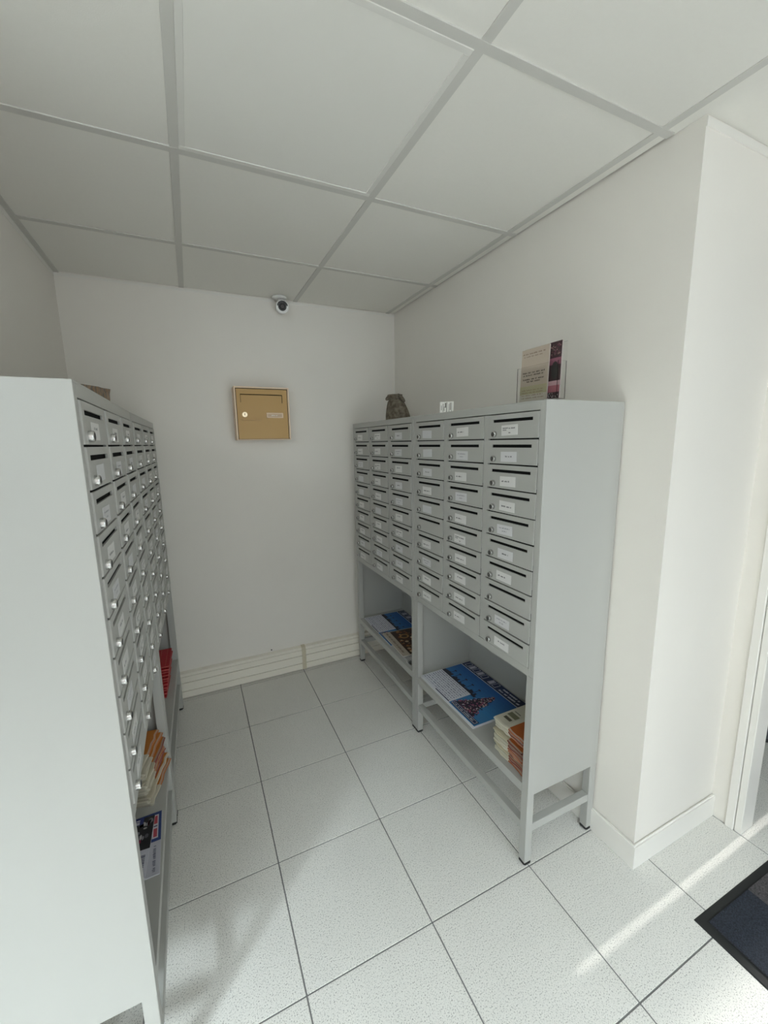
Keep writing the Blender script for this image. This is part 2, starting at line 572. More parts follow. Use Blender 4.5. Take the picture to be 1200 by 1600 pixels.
# shared door mesh: plate with a real letter slot
def door_mesh():
    bm = bmesh.new()
    us = [0, 0.022, 0.203, DW]
    zs = [0, -0.0150, -0.0248, -DH]
    f = [[bm.verts.new((u, -0.0035, z)) for u in us] for z in zs]
    k = [[bm.verts.new((u, 0.0005, z)) for u in us] for z in zs]
    for r in range(3):
        for c in range(3):
            if r == 1 and c == 1:
                continue
            bm.faces.new((f[r][c], f[r + 1][c], f[r + 1][c + 1], f[r][c + 1]))
            bm.faces.new((k[r][c], k[r][c + 1], k[r + 1][c + 1], k[r + 1][c]))
    def strip(a, b):
        bm.faces.new((f[a[0]][a[1]], f[b[0]][b[1]], k[b[0]][b[1]], k[a[0]][a[1]]))
    for c in range(3):
        strip((0, c), (0, c + 1)); strip((3, c), (3, c + 1))
        strip((c, 0), (c + 1, 0)); strip((c, 3), (c + 1, 3))
    strip((1, 1), (1, 2)); strip((2, 1), (2, 2)); strip((1, 1), (2, 1)); strip((1, 2), (2, 2))
    es = [e for e in bm.edges if all(abs(v.co.y + 0.0035) < 1e-6 and (abs(v.co.x) < 1e-6 or abs(v.co.x - DW) < 1e-6 or abs(v.co.z) < 1e-6 or abs(v.co.z + DH) < 1e-6) for v in e.verts)
          and len([fc for fc in e.link_faces if abs(fc.calc_center_median().y + 0.0035) < 1e-6]) == 1]
    bmesh.ops.bevel(bm, geom=es, offset=0.0012, segments=1, affect='EDGES')
    return mesh_of('door', bm, M['steel'])
DOOR = door_mesh()
bm = bmesh.new()
prev = None
NL = 20
for r, y in [(0.0104, 0.003), (0.0104, -0.0050), (0.0101, -0.0072), (0.0094, -0.0090), (0.0084, -0.0098), (0.0074, -0.0098), (0.0068, -0.0086), (0.0, -0.0084)]:
    cur = [bm.verts.new((r * math.cos(2 * math.pi * i / NL), y, r * math.sin(2 * math.pi * i / NL))) for i in range(NL)] if r else [bm.verts.new((0, y, 0))]
    if prev:
        for i in range(NL):
            j = (i + 1) % NL
            if len(cur) == 1:
                bm.faces.new((prev[i], prev[j], cur[0]))
            else:
                bm.faces.new((prev[i], prev[j], cur[j], cur[i]))
    prev = cur
nf = len(bm.faces)
LOCK = mesh_of('lock', bm, M['chrome'], smooth=True)
LOCK.materials.append(plain('dull_lock_face', (0.16, 0.16, 0.155), 0.35, metal=0.8))
for p in LOCK.polygons:
    if p.center.y < -0.0080 and math.hypot(p.center.x, p.center.z) < 0.0071:
        p.material_index = 1
bm = bmesh.new()
bx(bm, -0.0009, 0.0009, -0.0092, -0.0082, -0.0048, 0.0048)
KEYWAY = mesh_of('keyway', bm, M['keyway'])
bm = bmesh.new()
bx(bm, 0.012, 0.213, 0.0030, 0.0045, -0.040, -0.004)  # black plate paints the interior shade seen through the letter slot
SLOT_SHADE = mesh_of('slot_shade', bm, M['inner_shade'])

INK = (0.06, 0.06, 0.07)
def label_mesh(i):
    r = random.Random(100 + i)
    white = (0.70, 0.69, 0.67) if i % 3 else (0.64, 0.635, 0.64)
    s = Sheet(0.074, 0.033, 0.0007, white)
    style = i % 6
    if style in (0, 1, 2):
        a = [0.30, 0.16, 0.12][style]
        b = [0.46, 0.40, 0.44][style]
        s.words(a, [0.72, 0.84, 0.66][style], b, 0.15, INK, cw=0.045, rnd=r)
    elif style == 3:
        s.words(0.14, 0.86, 0.62, 0.12, (0.22, 0.22, 0.26), cw=0.04, rnd=r)
        s.words(0.34, 0.66, 0.30, 0.12, (0.25, 0.25, 0.28), cw=0.04, rnd=r)
    elif style == 4:
        s.words(0.28, 0.74, 0.58, 0.17, (0.12, 0.12, 0.14), cw=0.05, rnd=r)
    else:
        s.words(0.10, 0.44, 0.66, 0.12, INK, cw=0.04, rnd=r)
        s.words(0.10, 0.34, 0.48, 0.12, INK, cw=0.04, rnd=r)
        s.words(0.46, 0.88, 0.62, 0.12, INK, cw=0.04, rnd=r)
        s.words(0.46, 0.66, 0.20, 0.12, INK, cw=0.04, rnd=r)
    # pale clear cover edge
    me = s.mesh('name_label', M['print'])
    return me
LABELS = [label_mesh(i) for i in range(12)]
BLANK = Sheet(0.074, 0.033, 0.0007, (0.62, 0.62, 0.625)).mesh('name_label', M['print'])
CARD_ROT = math.pi / 2

def door_unit(parent, u, z, r, label=True, blank=False, li=0):
    d = link('door', DOOR, parent, (u + r.uniform(-0.0006, 0.0006), 0.0, z))
    d.rotation_euler = (r.uniform(-0.002, 0.002), r.uniform(-0.003, 0.003), 0)
    link('slot_shade', SLOT_SHADE, d)
    lk = link('lock', LOCK, d, (0.034, -0.0035, -0.0625))
    lk.rotation_euler = (0, r.uniform(-0.15, 0.15), 0)
    if label:
        lb = link('name_label', BLANK if blank else LABELS[li % len(LABELS)], d)
        lb.rotation_euler = (math.pi / 2, r.uniform(-0.03, 0.03), 0)
        lb.location = (0.062 + r.uniform(-0.003, 0.006), -0.0036, -0.0695 + r.uniform(-0.002, 0.002))
    return d

def cabinet(label, loc, rotz, skip=(), blank=(), seed=0):
    r = random.Random(seed)
    t = thing('mailbox_cabinet', label, 'mailboxes', loc, rotz, 'grey mailbox cabinets')
    S = M['steel']
    for u0 in (0.0, W - 0.004):
        boxobj('side_panel', (u0, u0 + 0.004, 0.0, D, 0.28, ZT), S, t, 0.0006)
    boxobj('top_panel', (0.004, W - 0.004, 0.0, D, ZT - 0.004, ZT), S, t)
    boxobj('back_panel', (0.004, W - 0.004, D - 0.004, D, 0.28, ZT - 0.004), S, t)
    bm = bmesh.new()
    e = 0.004
    bx(bm, e, DU[0] - 0.001, 0.0, 0.02, 0.72, ZT - e)
    bx(bm, DU[2] + DW + 0.001, W - e, 0.0, 0.02, 0.72, ZT - e)
    bx(bm, DU[0] + DW + 0.001, DU[1] - 0.001, 0.0, 0.02, 0.7455, ZR)
    bx(bm, DU[1] + DW + 0.001, DU[2] - 0.001, 0.0, 0.02, 0.7455, ZR)
    bx(bm, DU[0] - 0.001, DU[2] + DW + 0.001, 0.0, 0.02, ZR + 0.002, ZT - e)
    bx(bm, DU[0] - 0.001, DU[2] + DW + 0.001, 0.0, 0.02, 0.716, 0.7435)
    obj('front_frame', bm, S, t, 0.0005)
    boxobj('compartment_floor', (e, W - e, 0.02, D - 0.004, 0.716, 0.720), S, t)
    # lips between rows, black to paint the unlit shade behind the door gaps
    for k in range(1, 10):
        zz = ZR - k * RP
        boxobj('row_gap_shade', (DU[0], DU[2] + DW, 0.0060, 0.030, zz - 0.004, zz + 0.008), M['inner_shade'], t)
    for u0 in (0.0005, W - 0.0305):
        for d0, zt in ((0.0003, 0.7199), (D - 0.030, 0.281)):
            boxobj('leg', (u0, u0 + 0.030, d0, d0 + 0.030, 0.012, zt), S, t, 0.0015)
            boxobj('foot_cap', (u0 - 0.0008, u0 + 0.0308, d0 - 0.0008, d0 + 0.0308, 0.0, 0.016), M['rubber'], t, 0.004, 2)
    bm = bmesh.new()
    bx(bm, 0.0045, W - 0.0045, 0.004, D - 0.004, 0.308, 0.3115)
    bx(bm, 0.0305, W - 0.0305, 0.001, 0.004, 0.278, 0.3115)
    obj('shelf', bm, S, t)
    boxobj('rail', (0.0305, W - 0.0305, 0.002, 0.028, 0.130, 0.160), S, t, 0.0015)
    for u0 in (0.002, W - 0.028):
        boxobj('rail', (u0, u0 + 0.026, 0.030, D - 0.030, 0.130, 0.160), S, t, 0.0015)
    for c in range(3):
        for k in range(10):
            door_unit(t, DU[c], ZR - k * RP - 0.0015, r, (c, k) not in skip, (c, k) in blank, r.randint(0, 11))
    return t

XR = 0.9612
cabinet('grey mailbox cabinet on the right side nearest the wall corner, leaflets on its shelf', (XR, 1.610, 0), -math.pi / 2, skip={(0, 5), (2, 7)}, blank={(0, 0), (0, 1), (0, 4)}, seed=11)
cabinet('grey mailbox cabinet on the right side against the back wall', (XR, 2.392, 0), -math.pi / 2, blank={(0, 3), (0, 4), (1, 5)}, seed=12)
cabinet('grey mailbox cabinet on the left side at the front, its broad end panel facing out', (-0.1470, 0.8025, 0), math.pi / 2 + 0.0045, blank={(0, 1), (1, 4), (2, 2)}, seed=13)
cabinet('grey mailbox cabinet on the left side against the back wall', (-0.1502, 1.5845, 0), math.pi / 2 - 0.017, blank={(0, 2), (1, 6)}, seed=14)

# ------------------------------------------------------------------ beige letterbox on the back wall
lb = thing('wall_letterbox', 'small beige metal letterbox mounted on the back wall', 'letterbox', (0.2665, YB, 1.5045))
BW, BH, BD = 0.300, 0.291, 0.105
bm = bmesh.new()
bx(bm, 0, 0.008, -BD, 0, 0, BH)
bx(bm, BW - 0.008, BW, -BD, 0, 0, BH)
bx(bm, 0.008, BW - 0.008, -BD, 0, BH - 0.008, BH)
bx(bm, 0.008, BW - 0.008, -BD, 0, 0, 0.004)
obj('body', bm, M['beige_rim'], lb, 0.0008)
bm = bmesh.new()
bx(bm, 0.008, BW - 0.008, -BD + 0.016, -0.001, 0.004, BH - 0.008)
obj('interior_shade_block', bm, M['inner_shade'], lb)  # black block paints the shade inside the door and flap gaps
# door with flap opening
bm = bmesh.new()
xs = [0.0115, 0.032, 0.262, BW - 0.0115]
zs = [0.006, 0.205, 0.251, BH - 0.012]
for a in range(3):
    for b in range(3):
        if a == 1 and b == 1:
            continue
        bx(bm, xs[a], xs[a + 1], -BD + 0.003, -BD + 0.006, zs[b], zs[b + 1])
bmesh.ops.remove_doubles(bm, verts=bm.verts, dist=1e-5)
dr = obj('door', bm, M['beige'], lb)
bm = bmesh.new()
bx(bm, 0.0345, 0.2600, -BD + 0.0095, -BD + 0.0125, 0.2035, 0.2475)
obj('flap', bm, M['beige'], dr, 0.001)
bm = bmesh.new()
cyl(bm, (0.050, -BD + 0.006, 0.139), (0.050, -BD - 0.003, 0.139), 0.0150, n=24)
lk = obj('lock', bm, M['brass'], dr, 0.0012)
lk['label'] = 'round brass key lock'
bm = bmesh.new()
cyl(bm, (0.050, -BD - 0.001, 0.142), (0.050, -BD - 0.0035, 0.142), 0.0028, n=12)
bx(bm, 0.0490, 0.0510, -BD - 0.0034, -BD - 0.001, 0.133, 0.142)
obj('keyhole', bm, M['keyway'], dr)
bm = bmesh.new()
bx(bm, 0.168, 0.262, -BD - 0.001, -BD + 0.006, 0.122, 0.151)
obj('name_plate_frame', bm, M['beige_rim'], dr, 0.0015)
s = Sheet(0.080, 0.018, 0.0008, (0.62, 0.45, 0.30))
s.words(0.26, 0.80, 0.30, 0.38, (0.85, 0.82, 0.74), cw=0.06)
o = link('name_plate', s.mesh('name_plate', M['print']), dr, (0.175, -BD - 0.0010, 0.1275))
o.rotation_euler = (math.pi / 2, 0, 0)
bm = bmesh.new()
bx(bm, 0.032, 0.135, -BD - 0.006, -BD + 0.006, 0.108, 0.118)
obj('pull_ridge', bm, M['beige'], dr, 0.0018, seg=2)

# ------------------------------------------------------------------ surveillance camera
sc_ = thing('surveillance_camera', 'small white dome-like security camera with black lens under the ceiling', 'camera', (0.555, 2.43, H))
bm = bmesh.new()
lathe(bm, [(0.040, 0.0), (0.041, -0.006), (0.036, -0.012), (0.020, -0.014)], 28)
obj('mount', bm, M['cam_white'], sc_, smooth=True)
aim = Vector((-0.16, -1.0, -0.20)).normalized()
c0 = Vector((0.008, -0.020, -0.058))
bm = bmesh.new()
cyl(bm, (0.0, 0.0, -0.010), c0 + Vector((-0.004, 0.012, 0.012)), 0.012, 0.014, n=16)
obj('bracket', bm, M['cam_white'], sc_, smooth=True)
bm = bmesh.new()
cyl(bm, c0 - aim * 0.030, c0 + aim * 0.030, 0.034, 0.036, n=28)
obj('housing', bm, M['cam_white'], sc_, 0.003)
bm = bmesh.new()
cyl(bm, c0 + aim * 0.028, c0 + aim * 0.0315, 0.0225, n=28)
fc = obj('face', bm, M['cam_black'], sc_)
bm = bmesh.new()
cyl(bm, c0 + aim * 0.031, c0 + aim * 0.036, 0.014, 0.011, n=24)
obj('lens', bm, M['cam_lens'], fc, smooth=False)
# hood over the lens
bm = bmesh.new()
tt = Vector((0, 0, 1)) - aim * aim.z
tt.normalize()
ss = aim.cross(tt)
ring = []
for i in range(13):
    a = math.radians(-82 + i * 164 / 12)
    d = tt * math.cos(a) + ss * math.sin(a)
    ring.append([bm.verts.new(c0 + aim * f + d * r) for f, r in ((0.028, 0.0285), (0.044, 0.0285), (0.044, 0.0235), (0.028, 0.0235))])
for a, b in zip(ring, ring[1:]):
    for i in range(4):
        j = (i + 1) % 4
        bm.faces.new((a[i], a[j], b[j], b[i]))
bm.faces.new(ring[0]); bm.faces.new(ring[-1][::-1])
obj('hood', bm, M['cam_black'], sc_, smooth=False)

# ------------------------------------------------------------------ papers
NAVY = (0.012, 0.022, 0.075)
SKY1, SKY2 = (0.035, 0.16, 0.42), (0.06, 0.24, 0.52)
PW = (0.74, 0.75, 0.80)
def poster_sheet(full=True):
    r = random.Random(5)
    s = Sheet(0.42, 0.297, 0.004, PW, (0.7, 0.7, 0.72))
    n = 8
    for k in range(n):     # printed photo sky
        f = k / (n - 1)
        c = tuple(a * (1 - f) + b * f for a, b in zip((0.045, 0.22, 0.50), (0.015, 0.10, 0.34)))
        s.rect(0.0, 1.0, 0.30 + 0.52 * k / n, 0.30 + 0.52 * (k + 1) / n, c, 1)
    s.rect(0.56, 1.0, 0.0, 0.30, (0.05, 0.22, 0.48), 1)
    s.rect(0.0, 1.0, 0.82, 1.0, NAVY, 1)
    s.rect(0.0, 1.0, 0.815, 0.825, PW, 2)
    # roofline and lamp posts
    for k in range(24):
        a = k * 0.026
        s.rect(a, a + 0.028, 0.40, 0.44 + r.uniform(0, 0.07), (0.012, 0.014, 0.03), 2)
    for a in (0.10, 0.19, 0.31, 0.43, 0.55):
        s.rect(a, a + 0.008, 0.42, 0.60, (0.012, 0.014, 0.03), 2)
        s.rect(a - 0.015, a + 0.022, 0.585, 0.61, (0.012, 0.014, 0.03), 2)
    # tree of lights
    s.poly([(0.585, 0.02), (0.90, 0.02), (0.86, 0.16), (0.80, 0.36), (0.745, 0.66), (0.725, 0.66), (0.66, 0.36), (0.60, 0.16)], (0.03, 0.02, 0.035), 2)
    for k in range(420):
        h = r.random()
        wd = 0.17 * (1 - h) + 0.012
        a = 0.735 + r.uniform(-wd, wd)
        b = 0.02 + 0.66 * h
        c = r.choice([(0.02, 0.015, 0.03), (0.03, 0.02, 0.04), (0.55, 0.5, 0.55), (0.45, 0.12, 0.2), (0.25, 0.06, 0.16), (0.6, 0.45, 0.4), (0.02, 0.02, 0.05)])
        q = r.uniform(0.005, 0.014)
        s.disc(a, b, q * 0.8, q * 1.1, c, 3 + k % 3, 6)
    # text block
    s.rect(0.0, 0.57, 0.0, 0.41, (0.72, 0.73, 0.79), 6)
    for k in range(9):
        s.words(0.02, 0.55, 0.035 + k * 0.042, 0.02, (0.10, 0.11, 0.20) if k % 3 else (0.3, 0.3, 0.4), 7, r, 0.010)
    s.rect(0.30, 0.56, -0.0, 0.018, NAVY, 8)
    # framed caption bottom right
    s.rect(0.60, 0.985, 0.015, 0.105, NAVY, 7)
    s.rect(0.61, 0.975, 0.028, 0.092, (0.62, 0.63, 0.68), 8)
    s.rect(0.615, 0.97, 0.036, 0.084, NAVY, 9)
    s.words(0.63, 0.95, 0.048, 0.022, (0.65, 0.65, 0.7), 10, r, 0.012)
    # big rounded outlined title letters
    a = 0.03
    for k in range(9):
        if k == 5:
            a += 0.05
        if k == 7:
            break
        for lv, m_, c in ((3, 0.0, (0.66, 0.67, 0.72)), (4, 0.006, NAVY), (5, 0.012, (0.5, 0.5, 0.58) if k % 2 else NAVY)):
            s.poly([(a + m_, 0.86 + m_), (a + 0.06 - m_, 0.85 + m_), (a + 0.066 - m_, 0.975 - m_), (a + 0.012 + m_, 0.985 - m_)], c, lv)
        a += 0.075
    s.words(0.66, 0.93, 0.93, 0.035, (0.7, 0.7, 0.76), 3, r, 0.014, 0.006)
    s.words(0.64, 0.96, 0.865, 0.035, (0.7, 0.7, 0.76), 3, r, 0.014, 0.006)
    return s
SHELF = 0.3118
POSTER = poster_sheet().mesh('christmas_leaflet', M['print'])
def place_flat(name, me, x, y, z, rot, label, cat, group=None):
    o = link(name, me, None, (x, y, z), rot)
    return tag(o, label, cat, group)
# right near shelf: top sheet and the plain ones under it
place_flat('poster_leaflet', POSTER, 0.978, 1.5725, SHELF + 0.0065, -math.pi / 2 + 0.01, 'blue landscape leaflet with a lit tree on the right shelf nearest the wall corner', 'leaflet')
under = Sheet(0.42, 0.297, 0.006, (0.70, 0.71, 0.75), (0.68, 0.68, 0.70)).mesh('poster_leaflet', M['print'])
place_flat('poster_leaflet', under, 0.975, 1.573, SHELF, -math.pi / 2 + 0.004, 'pale sheets lying beneath the blue leaflet on the near right shelf', 'leaflet')
# right far shelf
place_flat('poster_leaflet', POSTER, 0.985, 2.345, SHELF + 0.0015, -math.pi / 2 - 0.015, 'blue landscape leaflet in the dark right shelf by the back wall', 'leaflet')

def brochure_mesh():
    r = random.Random(9)
    s = Sheet(0.30, 0.21, 0.005, (0.50, 0.44, 0.36), (0.62, 0.60, 0.56))
    s.rect(0.02, 0.98, 0.22, 0.98, (0.05, 0.025, 0.015), 1)
    for k in range(130):
        c = r.choice([(0.25, 0.09, 0.03), (0.42, 0.22, 0.09), (0.10, 0.04, 0.02), (0.55, 0.42, 0.28), (0.03, 0.02, 0.015)])
        s.disc(r.uniform(0.06, 0.94), r.uniform(0.27, 0.93), r.uniform(0.01, 0.05), r.uniform(0.01, 0.06), c, 2 + k % 4, 7)
    s.disc(0.30, 0.5, 0.09, 0.14, (0.42, 0.24, 0.10), 6, 14)
    s.disc(0.30, 0.5, 0.055, 0.09, (0.06, 0.03, 0.015), 7, 14)
    s.words(0.05, 0.9, 0.07, 0.07, (0.2, 0.14, 0.1), 2, r, 0.02)
    return s.mesh('brochure', M['print'])
place_flat('brochure', brochure_mesh(), 0.995, 2.075, SHELF + 0.008, -math.pi / 2 - 0.05, 'brown and orange photo brochure overlapping the far blue leaflet on the right', 'brochure')
r = random.Random(3)
def card_mesh(w, h, base, ink, stripe=None, seed=1):
    rr = random.Random(seed)
    s = Sheet(w, h, 0.0015, base)
    if stripe:
        s.rect(0.06, 0.94, 0.55, 0.92, stripe, 1)
    for k in range(4):
        s.words(0.08, 0.9, 0.10 + k * 0.10, 0.05, ink, 2, rr, 0.03)
    return s.mesh('card', M['print'])
place_flat('card', card_mesh(0.105, 0.10, (0.62, 0.62, 0.60), (0.2, 0.2, 0.2), (0.40, 0.42, 0.42), 3), 0.987, 1.800, SHELF + 0.0005, -math.pi / 2 - 0.06, 'small white printed card at the front of the far right shelf beside the brochure', 'card')
place_flat('card', card_mesh(0.075, 0.10, (0.66, 0.66, 0.64), (0.3, 0.3, 0.3), None, 4), 0.978, 1.735, SHELF + 0.0005, -math.pi / 2 + 0.1, 'smaller white card lying nearest the upright on the far right shelf', 'card')
place_flat('card', card_mesh(0.09, 0.12, (0.42, 0.06, 0.03), (0.6, 0.3, 0.2), (0.30, 0.04, 0.03), 5), 1.030, 1.740, SHELF + 0.0025, -math.pi / 2, 'red-orange printed card behind the white cards on the far right shelf', 'card')

# folded newspapers: soft folded block with a rounded fold and a ragged open side
def newspaper_mesh(seed, L, Wd, t, cols, split=0.46, picture=False):
    """L along local x, Wd along local y (front = y 0), t thick. cols: cream, cover, spine edge."""
    r = random.Random(seed)
    cream, cover, edge = cols
    nx = 8
    prof = [(0.000, 0.0), (-0.004, 0.25), (-0.005, 0.5), (-0.003, 0.8), (0.003, 1.0), (0.35 * Wd, 1.0), (Wd, 0.9), (Wd, 0.0)]
    verts, faces, cc = [], [], []
    for i in range(nx + 1):
        f = i / nx
        sag = 0.0025 * math.sin(f * math.pi) * r.uniform(0.2, 1.0)
        push = r.uniform(-0.003, 0.003)
        for y, h in prof:
            verts.append((f * L + (r.uniform(-0.003, 0.002) if i in (0, nx) else 0), y + (push if y < 0.02 else 0), h * t + sag * (h > 0.5)))
    m = len(prof)
    for i in range(nx):
        for k in range(m):
            a = i * m + k
            b = i * m + (k + 1) % m
            faces.append((a, b, b + m, a + m))
            f = (i + 0.5) / nx
            if k in (0, 1, 2, 3):
                c = cream if f < split else edge
                if k in (1, 3) and f >= split:
                    c = tuple(0.5 * q + 0.5 * w for q, w in zip(edge, cream))
            elif k in (4, 5):
                c = cream if f < split else cover
            else:
                c = cream
            cc.append(c)
    faces.append(tuple(range(m))[::-1])
    cc.append(cream)
    faces.append(tuple(range(nx * m, nx * m + m)))
    cc.append(edge)
    # page leaves showing at the open end: thin grey lines
    base = len(verts)
    for k in range(3):
        z = t * (0.25 + 0.25 * k)
        verts += [(-0.0035, 0.004, z), (-0.0035, Wd * 0.9, z), (-0.0035, Wd * 0.9, z + 0.0008), (-0.0035, 0.004, z + 0.0008)]
        faces.append(tuple(range(base, base + 4)))
        cc.append(tuple(q * 0.55 for q in cream))
        base += 4
    if picture:      # printed picture and headline on the top page
        for u0, u1, w0, w1, c in ((0.12, 0.34, 0.10, 0.16, (0.10, 0.09, 0.06)), (0.08, 0.36, 0.20, 0.30, (0.20, 0.19, 0.12)), (0.10, 0.30, 0.34, 0.36, (0.2, 0.2, 0.16)), (0.62, 0.80, 0.25, 0.45, (0.30, 0.34, 0.36))):
            z = t + 0.0034
            verts += [(u0 * L, w0 * Wd, z), (u1 * L, w0 * Wd, z), (u1 * L, w1 * Wd, z), (u0 * L, w1 * Wd, z)]
            faces.append(tuple(range(base, base + 4)))
            cc.append(c)
            base += 4
    me = bpy.data.meshes.new('newspaper')
    me.from_pydata(verts, [], faces)
    at = me.color_attributes.new('Col', 'FLOAT_COLOR', 'CORNER')
    k = 0
    for p, c in zip(me.polygons, cc):
        for _ in range(p.loop_total):
            at.data[k].color = (*c, 1)
            k += 1
    me.materials.append(M['print_matte'])
    return me

CREAM = (0.62, 0.58, 0.46)
def newspaper_stack(x, y, z, rot, n, t, L, Wd, pal, label, top_label, group, seed, lean=0.0, split=0.46):
    r = random.Random(seed)
    kinds = [newspaper_mesh(seed * 10 + i, L, Wd, t, pal[i % len(pal)], split) for i in range(5)]
    for k in range(n):
        me = kinds[k % 5]
        if k == n - 1:
            me = newspaper_mesh(seed * 10 + 9, L, Wd, t, pal[0], split, True)
        a = rot + r.uniform(-0.05, 0.05)
        d = Vector((math.cos(rot + math.pi / 2), math.sin(rot + math.pi / 2), 0)) * (lean * k + r.uniform(-0.007, 0.007))
        o = link('folded_newspaper', me, None, (x + d.x, y + d.y, z + k * (t + 0.0024)), a)
        tag(o, top_label if k == n - 1 else (label.replace('folded newspaper within', 'bottom newspaper of') if k == 0 else label), 'newspaper', group)
ORANGE = (0.40, 0.10, 0.018)
MAROON = (0.20, 0.045, 0.03)
newspaper_stack(0.987, 1.028, SHELF, -math.pi / 2, 13, 0.0085, 0.150, 0.24,
                [((0.60, 0.57, 0.46), ORANGE, (0.33, 0.09, 0.035)), ((0.52, 0.50, 0.40), ORANGE, MAROON), ((0.56, 0.51, 0.37), ORANGE, (0.24, 0.055, 0.03)), ((0.46, 0.42, 0.30), ORANGE, (0.13, 0.03, 0.025)), ((0.60, 0.57, 0.47), ORANGE, (0.40, 0.16, 0.08))],
                'folded newspaper within the cream and orange pile on the near right shelf',
                'topmost folded newspaper of the cream and orange pile on the near right shelf', 'newspapers on the near right shelf', 21, 0.0)

# left near shelf: pile of newspapers, then two leaflets closer to the front
newspaper_stack(-0.196, 1.325, SHELF, math.pi / 2 - 0.17, 12, 0.0088, 0.205, 0.215,
                [((0.52, 0.48, 0.38), (0.50, 0.17, 0.025), (0.42, 0.14, 0.04)), ((0.58, 0.54, 0.43), (0.50, 0.17, 0.025), (0.26, 0.05, 0.04)), ((0.50, 0.45, 0.34), (0.5, 0.17, 0.025), (0.55, 0.48, 0.38)), ((0.42, 0.38, 0.28), (0.5, 0.17, 0.025), (0.22, 0.05, 0.04)), ((0.56, 0.52, 0.42), (0.5, 0.17, 0.025), (0.30, 0.07, 0.05))],
                'folded newspaper within the cream pile on the front left shelf',
                'topmost orange folded newspaper of the pile on the front left shelf', 'newspapers on the front left shelf', 31, 0.001, 0.34)

def leaflet_photo():
    r = random.Random(17)
    s = Sheet(0.21, 0.148, 0.003, (0.60, 0.60, 0.66), (0.66, 0.66, 0.68))
    s.rect(0.44, 1.0, 0.0, 1.0, (0.015, 0.015, 0.02), 1)
    for k in range(60):
        c = r.choice([(0.02, 0.02, 0.025), (0.22, 0.22, 0.24), (0.25, 0.02, 0.06), (0.10, 0.10, 0.12), (0.42, 0.40, 0.40)])
        s.disc(r.uniform(0.47, 0.97), r.uniform(0.05, 0.95), r.uniform(0.015, 0.05), r.uniform(0.02, 0.07), c, 2 + k % 3, 6)
    s.rect(0.88, 1.0, 0.20, 0.42, (0.02, 0.03, 0.14), 6)
    s.words(0.89, 0.99, 0.27, 0.08, (0.6, 0.6, 0.65), 7, r, 0.03)
    for b in (0.06, 0.20, 0.5):
        s.words(0.06, 0.40, b, 0.10, (0.12, 0.12, 0.18), 2, r, 0.025)
    return s.mesh('photo_leaflet', M['print'])
def leaflet_blue():
    r = random.Random(18)
    s = Sheet(0.222, 0.10, 0.003, (0.50, 0.50, 0.56), (0.66, 0.66, 0.70))
    s.rect(0.50, 1.0, 0.0, 1.0, (0.02, 0.045, 0.17), 1)
    s.rect(0.55, 0.95, 0.08, 0.24, (0.58, 0.54, 0.58), 2)
    s.rect(0.57, 0.71, 0.11, 0.21, (0.42, 0.06, 0.08), 3)
    s.rect(0.79, 0.93, 0.11, 0.21, (0.42, 0.06, 0.08), 3)
    s.rect(0.74, 0.76, 0.11, 0.21, (0.05, 0.05, 0.12), 3)
    s.words(0.05, 0.45, 0.12, 0.08, (0.15, 0.15, 0.22), 2, r, 0.02)
    return s.mesh('blue_leaflet', M['print'])
place_flat('photo_leaflet', leaflet_photo(), -0.1885, 1.062, SHELF + 0.0045, math.pi / 2 - 0.05, 'leaflet with a dark crowd photo on the front left shelf', 'leaflet')
place_flat('blue_leaflet', leaflet_blue(), -0.1535, 1.064, SHELF, math.pi / 2 + 0.03, 'leaflet with a blue and red banner at the edge of the front left shelf', 'leaflet')

# red booklets slumped on the far left shelf
def red_booklet(seed):
    r = random.Random(seed)
    s = Sheet(0.20, 0.145, 0.006, (0.42, 0.012, 0.02), (0.50, 0.10, 0.09))
    for k in range(4):
        s.rect(0.05, 0.95, 0.12 + 0.2 * k, 0.125 + 0.2 * k, (0.65, 0.35, 0.3), 1)
    s.words(0.1, 0.8, 0.4, 0.1, (0.75, 0.5, 0.3), 1, r, 0.03)
    return s.mesh('red_booklet', M['print'])
RB = [red_booklet(i) for i in range(3)]
for k in range(11):
    o = link('red_booklet', RB[k % 3], None, (-0.176 + 0.0014 * k, 1.962 + 0.0125 * k + 0.004 * (k % 3), SHELF + 0.0086 * k), math.pi / 2 - 0.05 + 0.03 * (k % 3))
    tag(o, 'topmost red booklet on the left shelf by the back wall' if k == 10 else 'bottommost red booklet of the slumped pile on the left shelf by the back wall' if k == 0 else 'red booklet in the slumped pile on the left shelf by the back wall', 'booklet', 'red booklets on the far left shelf')

# ------------------------------------------------------------------ on top of the right cabinets
TOP = ZT
# leaflet holder
hx = 1.000
ho = thing('leaflet_holder', 'clear acrylic leaflet holder standing on top of the near right mailboxes', 'holder', (hx, 0.997, TOP), -math.pi / 2)
boxobj('back_plate', (0.0, 0.164, 0.034, 0.036, 0.004, 0.165), M['acrylic'], ho)
boxobj('front_plate', (0.0, 0.164, 0.0, 0.002, 0.004, 0.11), M['acrylic'], ho)
boxobj('base', (0.0, 0.164, 0.0, 0.036, 0.0002, 0.004), M['acrylic'], ho)
for u0 in (0.0, 0.162):
    boxobj('side_plate', (u0, u0 + 0.002, 0.002, 0.034, 0.004, 0.11), M['acrylic'], ho)
def standing(name, s, loc, lean, label, cat, mat, rz=0.0, group=None):
    me = s.mesh(name, mat)
    o = link(name, me, None, loc)
    o.rotation_euler = (math.pi / 2 - lean, 0, -math.pi / 2 + rz)
    return tag(o, label, cat, group)
r = random.Random(41)
s = Sheet(0.112, 0.160, 0.004, (0.50, 0.42, 0.34), (0.5, 0.45, 0.4))
s.rect(0, 1, 0.0, 0.30, (0.46, 0.42, 0.26), 1)
